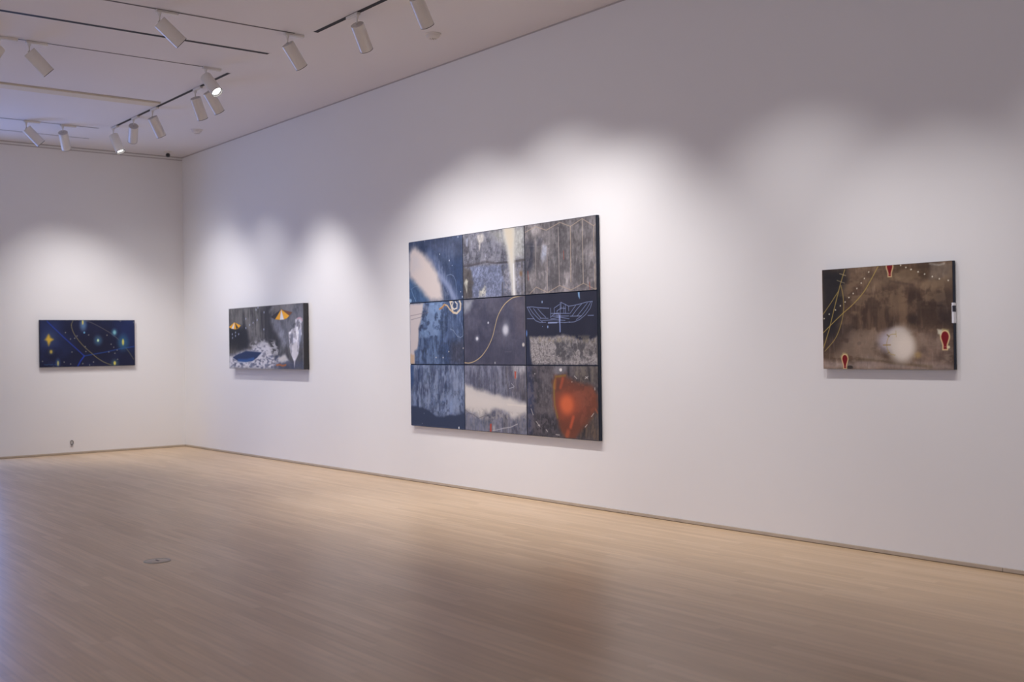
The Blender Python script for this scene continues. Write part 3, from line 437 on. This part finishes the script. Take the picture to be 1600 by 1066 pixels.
def paint_night(a):
    a.base((27,32,62)); a.wash((36,50,96),2,2,111,.8); a.wash((22,25,48),2,2,112,.4)
    a.area([(.005,-0),(.199,-.001),(.23,.305),(.099,.538),(.002,.602)],(38,52,96),.2,.8); a.area([(.769,.001),(1,-0),(1.001,.565),(.854,.455)],(30,42,86),.15,.7); a.area([(.263,.237),(.725,.277),(.766,.628),(.593,.934),(.343,.682)],(23,24,46),.2,.6)
    a.stroke([(.078,.033),(.246,.373),(.454,.772)],.008,(34,62,160),.012,.9); a.stroke([(.454,.772),(.416,.873),(.382,1)],.012,(30,60,168),.012,.95); a.stroke([(.454,.772),(.679,.695),(.853,.622),(1,.579)],.008,(34,72,150),.012,.75)
    Y=(150,140,92)
    a.curve([(.338,.024),(.324,.118),(.345,.272),(.393,.427),(.459,.583),(.526,.706),(.593,.822),(.661,.912),(.738,.977)],.012,Y,.8); a.curve([(.429,.016),(.504,.036),(.58,.102),(.665,.198),(.75,.304),(.828,.437)],.009,(140,132,120),.65); a.line([(.902,.615),(.941,.722),(.985,.866)],.012,(110,108,84),.8)
    a.blob((.092,.403),(.186,.189),(60,76,110),.9,.6); a.area([(.091,.302),(.107,.378),(.136,.413),(.106,.454),(.09,.546),(.074,.453),(.048,.419),(.072,.369)],(208,172,62),.03,1)
    a.blob((.113,.673),(.074,.076),(70,80,84),.9,.7); a.blob((.113,.673),(.034,.045),(190,168,76),.8,.95); a.blob((.182,.904),(.057,.103),(70,100,140),.9,.7); a.blob((.182,.921),(.02,.062),(196,190,110),.7,.95)
    a.blob((.447,.102),(.084,.155),(90,124,160),.9,.85); a.blob((.442,.05),(.019,.059),(212,196,96),.7,.95); a.blob((.457,.27),(.02,.026),(120,190,230),.8,.9); a.blob((.601,.44),(.105,.121),(66,104,130),.9,.8); a.blob((.601,.44),(.025,.034),(190,220,170),.7,1)
    a.blob((.777,.269),(.074,.093),(70,120,145),.9,.8); a.blob((.779,.269),(.037,.052),(130,185,190),.8,.9); a.blob((.87,.491),(.135,.198),(48,100,132),.9,.85); a.blob((.87,.482),(.025,.076),(206,200,96),.6,1); a.blob((.777,.944),(.098,.107),(74,104,110),.9,.7); a.blob((.777,.94),(.029,.047),(206,196,96),.6,1)
    for c in ((.313,.405),(.356,.392),(.466,.57),(.326,.685),(.245,.896),(.311,.94),(.697,.329),(.741,.527),(.769,.593),(.844,.018),(.989,.046),(.503,.322),(.381,.341),(.805,.656),(.78,.725),(.808,.858),(.55,.906),(.438,.935),(.471,.678),(.714,.696),(.026,.871),(.135,.991),(.508,.969),(.262,.268)): a.blob(c,(.012,.014),(180,180,165),.7,.75)
    a.line([(.043,.939),(.067,.95),(.085,.938)],.010,(60,110,160),.7); a.line([(.095,.937),(.112,.949),(.13,.937)],.010,(60,110,160),.7); a.line([(.147,.941),(.171,.949)],.010,(60,110,160),.6)
    a.edge((18,20,34),.012,.7)

def canvas_material(name, rough, bump, bs):
    m = bpy.data.materials.new(name); m.use_nodes = True; nt = m.node_tree; b = nt.nodes['Principled BSDF']
    at = nt.nodes.new('ShaderNodeAttribute'); at.attribute_name = 'paint'
    tc = nt.nodes.new('ShaderNodeTexCoord'); nz = nt.nodes.new('ShaderNodeTexNoise'); nz.inputs['Scale'].default_value = bs; nz.inputs['Detail'].default_value = 6
    nt.links.new(tc.outputs['Object'], nz.inputs['Vector'])
    bp = nt.nodes.new('ShaderNodeBump'); bp.inputs['Strength'].default_value = bump; bp.inputs['Distance'].default_value = .004
    nt.links.new(nz.outputs['Fac'], bp.inputs['Height']); nt.links.new(bp.outputs['Normal'], b.inputs['Normal'])
    nt.links.new(at.outputs['Color'], b.inputs['Base Color']); b.inputs['Roughness'].default_value = rough; b.inputs['Specular IOR Level'].default_value = .3
    return m
M['oil'] = canvas_material('oil_on_canvas', .6, .25, 60)
def canvas(name, fn, w, h, step, gain, parent, loc, mt, sat=1.0):
    """the painted front of one canvas: a dense sheet in the xz plane facing -y, bottom left corner at loc"""
    a = Art(w, h, step); fn(a); nx, ny = a.nx, a.ny
    co = np.zeros((ny, nx, 3)); co[..., 0] = a.u*w; co[..., 2] = (1-a.v)*h
    co[..., 1] = 0
    i = np.arange(ny*nx).reshape(ny, nx)
    f = np.stack([i[1:, :-1], i[1:, 1:], i[:-1, 1:], i[:-1, :-1]], -1).reshape(-1, 4)
    me = bpy.data.meshes.new(name); me.vertices.add(nx*ny); me.vertices.foreach_set('co', co.ravel())
    me.loops.add(f.size); me.loops.foreach_set('vertex_index', f.ravel().astype(np.int32))
    me.polygons.add(len(f)); me.polygons.foreach_set('loop_start', np.arange(0, f.size, 4, dtype=np.int32))
    me.update(calc_edges=True)
    at = me.color_attributes.new('paint', 'FLOAT_COLOR', 'POINT')
    c = np.ones((ny, nx, 4)); q = lin(a.c); y = (q @ np.array([.2126, .7152, .0722]))[..., None]; c[..., :3] = np.clip((q*sat+y*(1-sat))*gain, .004, .82); at.data.foreach_set('color', c.ravel())
    me.materials.append(mt); o = bpy.data.objects.new(name, me); COL.objects.link(o); o.parent = parent; o.location = loc
    return o
def stretcher(name, x0, x1, z0, z1, d, m, parent):
    bm = bmesh.new(); box(bm, x0, x1, -d+.0015, 0, z0, z1, .002); return obj(name, bm, m, parent)

G = 1.0
# nine panels hung edge to edge
p = empty('nine_panel_painting', (6.2896, -.004, .6065))
tag(p, 'very large painting of nine joined canvases in three rows, blue left, orange lower right', 'painting')
PW, PH, D3 = .9944, .6591, .036
stretcher('stretcher', 0, 3*PW, 0, 3*PH, D3-.006, M['blue_edge'], p)
fns = [(panel_comet, panel_beam, panel_pickets), (panel_shore, panel_arc, panel_frame_drawing), (panel_rain, panel_cloud, panel_ember)]
desc = [('blue panel with a pale diagonal comet shape', 'grey panel with a cream beam of light narrowing downwards', 'grey panel with thin vertical lines between two zigzag lines'),
        ('blue panel with a white left side and a cream spiral', 'dusky panel with a thin gold S-curve and soft white spots', 'navy panel with a pale line drawing of a winged frame above grey'),
        ('blue panel streaked with pale falling washes', 'grey panel crossed by a wide white cloud', 'dark panel with a glowing orange flame-like shape')]
for r in range(3):
    for c in range(3):
        g = .0045
        o = canvas('panel', fns[r][c], PW-2*g, PH-2*g, .0042, G*.82, p, (c*PW+g, -D3, (2-r)*PH+g), M['oil'], .90)
        o['label'] = desc[r][c]
        bm = bmesh.new(); box(bm, g, PW-g, -D3+.0012, -D3+.012, g, PH-g)
        e = obj('panel_edge', bm, M['blue_edge'], o); e.location = (-g, D3, -g)

p = empty('balloon_painting', (11.617, -.006, 1.2545))
tag(p, 'brown painting with glowing white disc and small dark red balloons, furthest right', 'painting')
stretcher('stretcher', .003, .9985, 0, .700, .030, M['blue_edge'], p)
canvas('canvas', paint_balloons, .996, .700, .003, G, p, (0, -.0305, 0), M['oil'], 1.25)
bm = bmesh.new(); box(bm, -.001, .003, -.030, 0, 0, .700); obj('left_edge', bm, M['orange_edge'], p)['label'] = 'orange painted left edge'
bm = bmesh.new(); box(bm, .988, 1.0005, -.0325, 0, .300, .430, .0006); o = obj('sticker', bm, M['paper'], p); o['label'] = 'white paper sticker wrapped over the right edge'
bm = bmesh.new(); box(bm, .9925, 1.0012, -.0331, -.004, .372, .412); obj('print', bm, M['ink'], o)

p = empty('parasol_painting', (1.773, -.008, 1.194))
tag(p, 'grey deep-edged painting with yellow striped parasols and blue oval pool, near room corner', 'painting')
stretcher('stretcher', 0, 2.178, 0, .828, .070, M['grey_edge'], p)
canvas('canvas', paint_parasols, 2.178, .828, .0055, G*.95, p, (0, -.0705, 0), M['oil'])

p = empty('night_sky_painting', (.008, -2.119, 1.244), math.radians(90))
tag(p, 'dark blue painting of glowing yellow and teal star-like spots on the left-hand wall', 'painting')
stretcher('stretcher', 0, 1.343, 0, .667, .034, M['blue_edge'], p)
canvas('canvas', paint_night, 1.343, .667, .0045, G*1.0, p, (0, -.0345, 0), M['oil'])

# ------------------------------------------------------------------ ceiling tracks and slots
def track(kind, a, b, w, mt, label, cat, group=None, flange=.012, name='lighting_track'):
    """kind x or y = the direction it runs; a = (x, y) start, b = end coordinate"""
    t = empty(name, (a[0], a[1], CEIL-.0006)); tag(t, label, cat, group)
    n = abs(b-(a[0] if kind == 'x' else a[1])); s = 1 if b > (a[0] if kind == 'x' else a[1]) else -1
    def bx(bm, l0, l1, w0, w1, z0, z1, bev=0):
        if kind == 'x': box(bm, min(s*l0, s*l1), max(s*l0, s*l1), w0, w1, z0, z1, bev)
        else: box(bm, w0, w1, min(s*l0, s*l1), max(s*l0, s*l1), z0, z1, bev)
    bm = bmesh.new()
    bx(bm, 0, n, -w/2-flange, -w/2, -.0008, 0); bx(bm, 0, n, w/2, w/2+flange, -.0008, 0)
    bx(bm, -flange, 0, -w/2-flange, w/2+flange, -.0008, 0); bx(bm, n, n+flange, -w/2-flange, w/2+flange, -.0008, 0)
    obj('flange', bm, M['track'], t)
    bm = bmesh.new(); bx(bm, 0, n, -w/2, w/2, -.0014, 0); obj('channel', bm, mt, t)
    return t
track('y', (7.075, -1.78), -8, .030, M['channel_grey'], 'thin lighting track crossing the ceiling above the thick black slot, two white heads on it', 'lighting track')
track('y', (6.27, -1.65), -8, .054, M['channel'], 'empty thick black slot crossing the ceiling, without any spotlight on it', 'ceiling slot', name='ceiling_slot')
track('y', (5.42, -1.77), -8, .024, M['channel_grey'], 'thin lighting track between the thick black slot and the cream ceiling strip', 'lighting track')
track('y', (1.58, -1.77), -8, .024, M['channel_grey'], 'thin lighting track beyond the cream ceiling strip, with two heads near its end', 'lighting track')
track('y', (.78, -1.64), -8, .020, M['channel_grey'], 'faint thin empty slot in the ceiling closest to the left-hand wall', 'ceiling slot', name='ceiling_slot')
track('x', (7.22, -1.64), 16.95, .048, M['channel'], 'black lighting track parallel to the long wall, in front of the nine-panel painting', 'lighting track')
track('x', (1.72, -1.64), 5.32, .042, M['channel'], 'black lighting track parallel to the long wall, passing the end of the cream strip', 'lighting track')
b = empty('ceiling_strip', (3.45, -1.70, CEIL)); tag(b, 'wide cream closure strip along the ceiling between two thin tracks', 'ceiling strip')
bm = bmesh.new(); box(bm, -.10, .10, -6.3, 0, -.022, 0, .003); obj('cover', bm, M['beam'], b)
bm = bmesh.new()
for sx in (-1, 1): box(bm, sx*.108-.006, sx*.108+.006, -6.3, 0, -.004, 0)
obj('edge_gap_shade', bm, M['painted_gap_shade'], b)  # solid strips coloured like shaded gaps along the cover

# ------------------------------------------------------------------ track spotlights
def spotlight(x, y, axis, run, label, lit=True, power=1.0, size=70, blend=.8, aim=None, L=.248, drop=.104, R=.060):
    """run: direction (unit, in plan) in which the adapter extends from the stem"""
    t = empty('track_spotlight', (x, y, CEIL)); tag(t, label, 'track light', 'white cylinder track spotlights')
    rx, ry = run
    bm = bmesh.new(); l0, l1 = -.03, .165
    if rx: box(bm, min(rx*l0, rx*l1), max(rx*l0, rx*l1), -.019, .019, -.024, 0, .004)
    else: box(bm, -.019, .019, min(ry*l0, ry*l1), max(ry*l0, ry*l1), -.024, 0, .004)
    obj('adapter', bm, M['fixture'], t)
    bm = bmesh.new(); lathe(bm, [(0, -.022), (.017, -.022), (.015, -.034), (.0075, -.056), (.0065, -.075), (.0065, -drop-.004), (0, -drop-.004)], 20)
    obj('stem', bm, M['fixture'], t, True)
    ax = Vector(axis).normalized()
    top = Vector((0, 0, -drop))
    q = (-ax).to_track_quat('Z', 'Y').to_matrix().to_4x4(); Mx = Matrix.Translation(top) @ q      # local z = back along the axis
    bm = bmesh.new()
    lathe(bm, [(R-.002, 0), (R, -.002), (R, -L), (R-.003, -L), (R-.003, -L+.028), (R-.006, -L+.028)], 48, Mx); obj('can', bm, M['fixture'], t, True)
    bm = bmesh.new(); lathe(bm, [(0, .002), (.030, .002), (R-.004, .001), (R-.002, -.001)], 48, Mx)
    lathe(bm, [(0, .012), (.011, .012), (.012, 0)], 16, Mx); obj('cap', bm, M['cap'], t, True)
    bm = bmesh.new(); lathe(bm, [(R+.0006, -L+.003), (R+.0006, -L-.0015), (R-.0035, -L-.0015), (R-.0035, -L+.022), (R-.012, -L+.026)], 48, Mx); obj('rim', bm, M['rim'], t, True)
    bm = bmesh.new(); lathe(bm, [(0, -L+.016), (.02, -L+.017), (R-.010, -L+.026)], 32, Mx)
    obj('lens', bm, M['lens'] if lit else M['cap'], t, True)
    if lit:
        l = bpy.data.lights.new('spot_beam', 'SPOT'); l.energy = SPOT_W*power; l.color = SPOT_COL; l.spot_size = math.radians(size); l.spot_blend = blend; l.shadow_soft_size = .035
        o = bpy.data.objects.new('spot_beam', l); COL.objects.link(o); o.parent = t
        w = Vector((x, y, CEIL))+top; pos = top+ax*(L+.004)
        d = ax if aim is None else (Vector(aim)-Vector((x, y, CEIL))-pos)
        o.location = pos; o.rotation_euler = d.to_track_quat('-Z', 'Y').to_euler()
    return t
XP, XM, YP = (1, 0), (-1, 0), (0, 1)
spotlight(7.06, -3.06, (.10, .75, -.66), YP, 'large white spotlight overlapping the thick black slot at top left', power=.25, size=60, blend=1, aim=(6.9, 0, .3))
spotlight(7.05, -1.84, (-.11, .63, -.77), YP, 'white spotlight at the end of the nearest thin track, between two black tracks', power=.5, size=84, blend=1, aim=(6.7, 0, .3))
spotlight(7.97, -1.64, (-.35, .58, -.73), XM, 'white spotlight on the black track in front of the nine-panel painting, whole in view', power=.58, size=92, blend=.9, aim=(7.15, 0, .2))
spotlight(8.90, -1.64, (-.25, .60, -.76), XM, 'white spotlight cut off by the top edge of the photo', power=.55, size=98, blend=.9, aim=(8.7, 0, .15))
spotlight(5.41, -3.68, (.03, .70, -.71), YP, 'white tilted spotlight at far left on the thin track above the cream strip', power=.35, size=60, blend=1, aim=(5.2, 0, .6))
spotlight(5.42, -3.95, (.05, -.50, -.80), YP, 'white spotlight cut off by the left edge of the photo', power=.3)
spotlight(5.42, -1.94, (.64, .22, -.74), YP, 'white spotlight facing the viewer with its bright lamp showing', power=.3)
spotlight(4.43, -1.64, (-.27, .45, -.85), XP, 'white spotlight hanging just left of and below the one with the bright lamp showing', power=.6, size=70, blend=1, aim=(4.3, 0, .7))
spotlight(4.78, -1.64, (-.13, .58, -.80), XP, 'white spotlight half hidden behind the one with the bright lamp showing', power=.4, size=60, blend=1, aim=(4.45, 0, .9))
spotlight(3.13, -1.64, (-.18, .51, -.84), XP, 'white spotlight just below the end of the cream ceiling strip', power=.4, size=80, blend=1, aim=(2.5, 0, .5))
spotlight(2.49, -1.64, (-.76, .21, -.62), XP, 'white spotlight pointing away towards the left-hand wall, round dark cap showing', power=.32, size=62, blend=1, aim=(0, -1.4, 1.2))
spotlight(1.75, -1.64, (.32, .27, -.91), XP, 'white spotlight at the corner end of the black track, lamp glinting below', power=.5, size=84, blend=1, aim=(1.2, 0, .5))
spotlight(1.59, -2.68, (.06, .70, -.72), YP, 'small steeply tilted white spotlight at far left with bluish lit edge', power=.3, size=90, blend=1, aim=(.9, 0, .6))
spotlight(1.58, -2.23, (-.59, .34, -.73), YP, 'small upright white spotlight with dark oval cap, white gleam at its lower rim', power=.42, size=76, blend=1, aim=(0, -1.6, .9))
# further heads of the long track, beyond the frame, that light the right half of the wall
for sx, tx, pw, sz, tz in ((9.98, 9.3, .72, 86, .05), (11.6, 11.2, .42, 82, .1), (12.75, 12.3, .40, 56, 1.0), (13.9, 13.4, .30, 76, .2), (15.4, 15.1, .35, 74, .2), (16.8, 16.6, .3, 74, .2)):
    hx = Vector((tx-sx, 1.64, -2.4)).normalized()
    spotlight(sx, -1.64, hx, XM, 'white spotlight on the black track out of the photo beyond its top edge', power=pw, size=sz, blend=1, aim=(tx, 0, tz))

# ------------------------------------------------------------------ small fittings
def detector(x, y, label):
    t = empty('smoke_detector', (x, y, CEIL)); tag(t, label, 'smoke detector')
    bm = bmesh.new(); lathe(bm, [(.078, 0), (.078, -.008), (.070, -.011), (0, -.011)], 48); obj('base', bm, M['plastic'], t, True)
    bm = bmesh.new(); lathe(bm, [(.066, -.010), (.062, -.026), (.050, -.040), (.034, -.046), (0, -.047)], 48); obj('body', bm, M['plastic'], t, True)
    bm = bmesh.new()
    for k in range(8):
        A = k*math.pi/4; r = bmesh.ops.create_cube(bm, size=1)
        for v in r['verts']: v.co = Matrix.Rotation(A, 4, 'Z') @ Vector((.0285+v.co.x*.014, v.co.y*.009, -.0465+v.co.z*.004))
    lathe(bm, [(.010, -.046), (.010, -.050), (0, -.0505)], 16); obj('vent', bm, M['cap'], t)
detector(7.80, -.72, 'round white smoke detector on the ceiling above the nine-panel painting')
detector(2.18, -.68, 'round white smoke detector on the ceiling near the room corner')

t = empty('security_camera', (.38, -.37, CEIL)); tag(t, 'tiny black dome camera on the ceiling right beside the room corner', 'camera')
bm = bmesh.new(); lathe(bm, [(.058, 0), (.058, -.006), (.046, -.010), (0, -.010)], 32); obj('base', bm, M['plastic'], t, True)
bm = bmesh.new(); lathe(bm, [(.012, -.008), (.012, -.024), (0, -.024)], 16); obj('mount', bm, M['plastic'], t, True)
bm = bmesh.new(); bmesh.ops.create_uvsphere(bm, u_segments=24, v_segments=16, radius=.032)
for v in bm.verts: v.co.z -= .052
obj('lens_ball', bm, M['glass_black'], t, True)

t = empty('floor_outlet', (8.875, -3.83, 0)); tag(t, 'flat round metal outlet cover let into the wooden floor at left', 'floor outlet')
bm = bmesh.new(); lathe(bm, [(0, .0045), (.074, .0045), (.077, .0035)], 48); obj('cover', bm, M['cover'], t, True)
bm = bmesh.new(); lathe(bm, [(.077, .003), (.080, .006), (.089, .005), (.092, 0)], 48); obj('rim', bm, M['brass'], t, True)
bm = bmesh.new(); box(bm, -.030, .030, -.006, .006, .0044, .0056, .0005); obj('slot', bm, M['dark_metal'], t)

t = empty('wall_hook', (0, -1.688, .165)); tag(t, 'tiny dark ring fitting low on the left-hand wall, just above the floor', 'wall fitting')
bm = bmesh.new(); n1, n2 = 28, 10; ring = []
for i in range(n1):
    A = 2*math.pi*i/n1; row = []
    for j in range(n2):
        B = 2*math.pi*j/n2; rr = 1+.0045*math.cos(B)/.024
        row.append(bm.verts.new((.010+.0045*math.sin(B), .020*math.cos(A)*rr, .029*math.sin(A)*rr)))
    ring.append(row)
for i in range(n1):
    for j in range(n2): bm.faces.new([ring[i][j], ring[(i+1) % n1][j], ring[(i+1) % n1][(j+1) % n2], ring[i][(j+1) % n2]])
bmesh.ops.recalc_face_normals(bm, faces=bm.faces); obj('ring', bm, M['dark_metal'], t, True)
bm = bmesh.new(); box(bm, 0, .018, -.009, .009, -.038, -.024, .002); obj('plug', bm, M['dark_metal'], t)
bm = bmesh.new(); box(bm, 0, .010, -.022, .022, -.056, -.047, .002); obj('plate', bm, M['cap'], t)
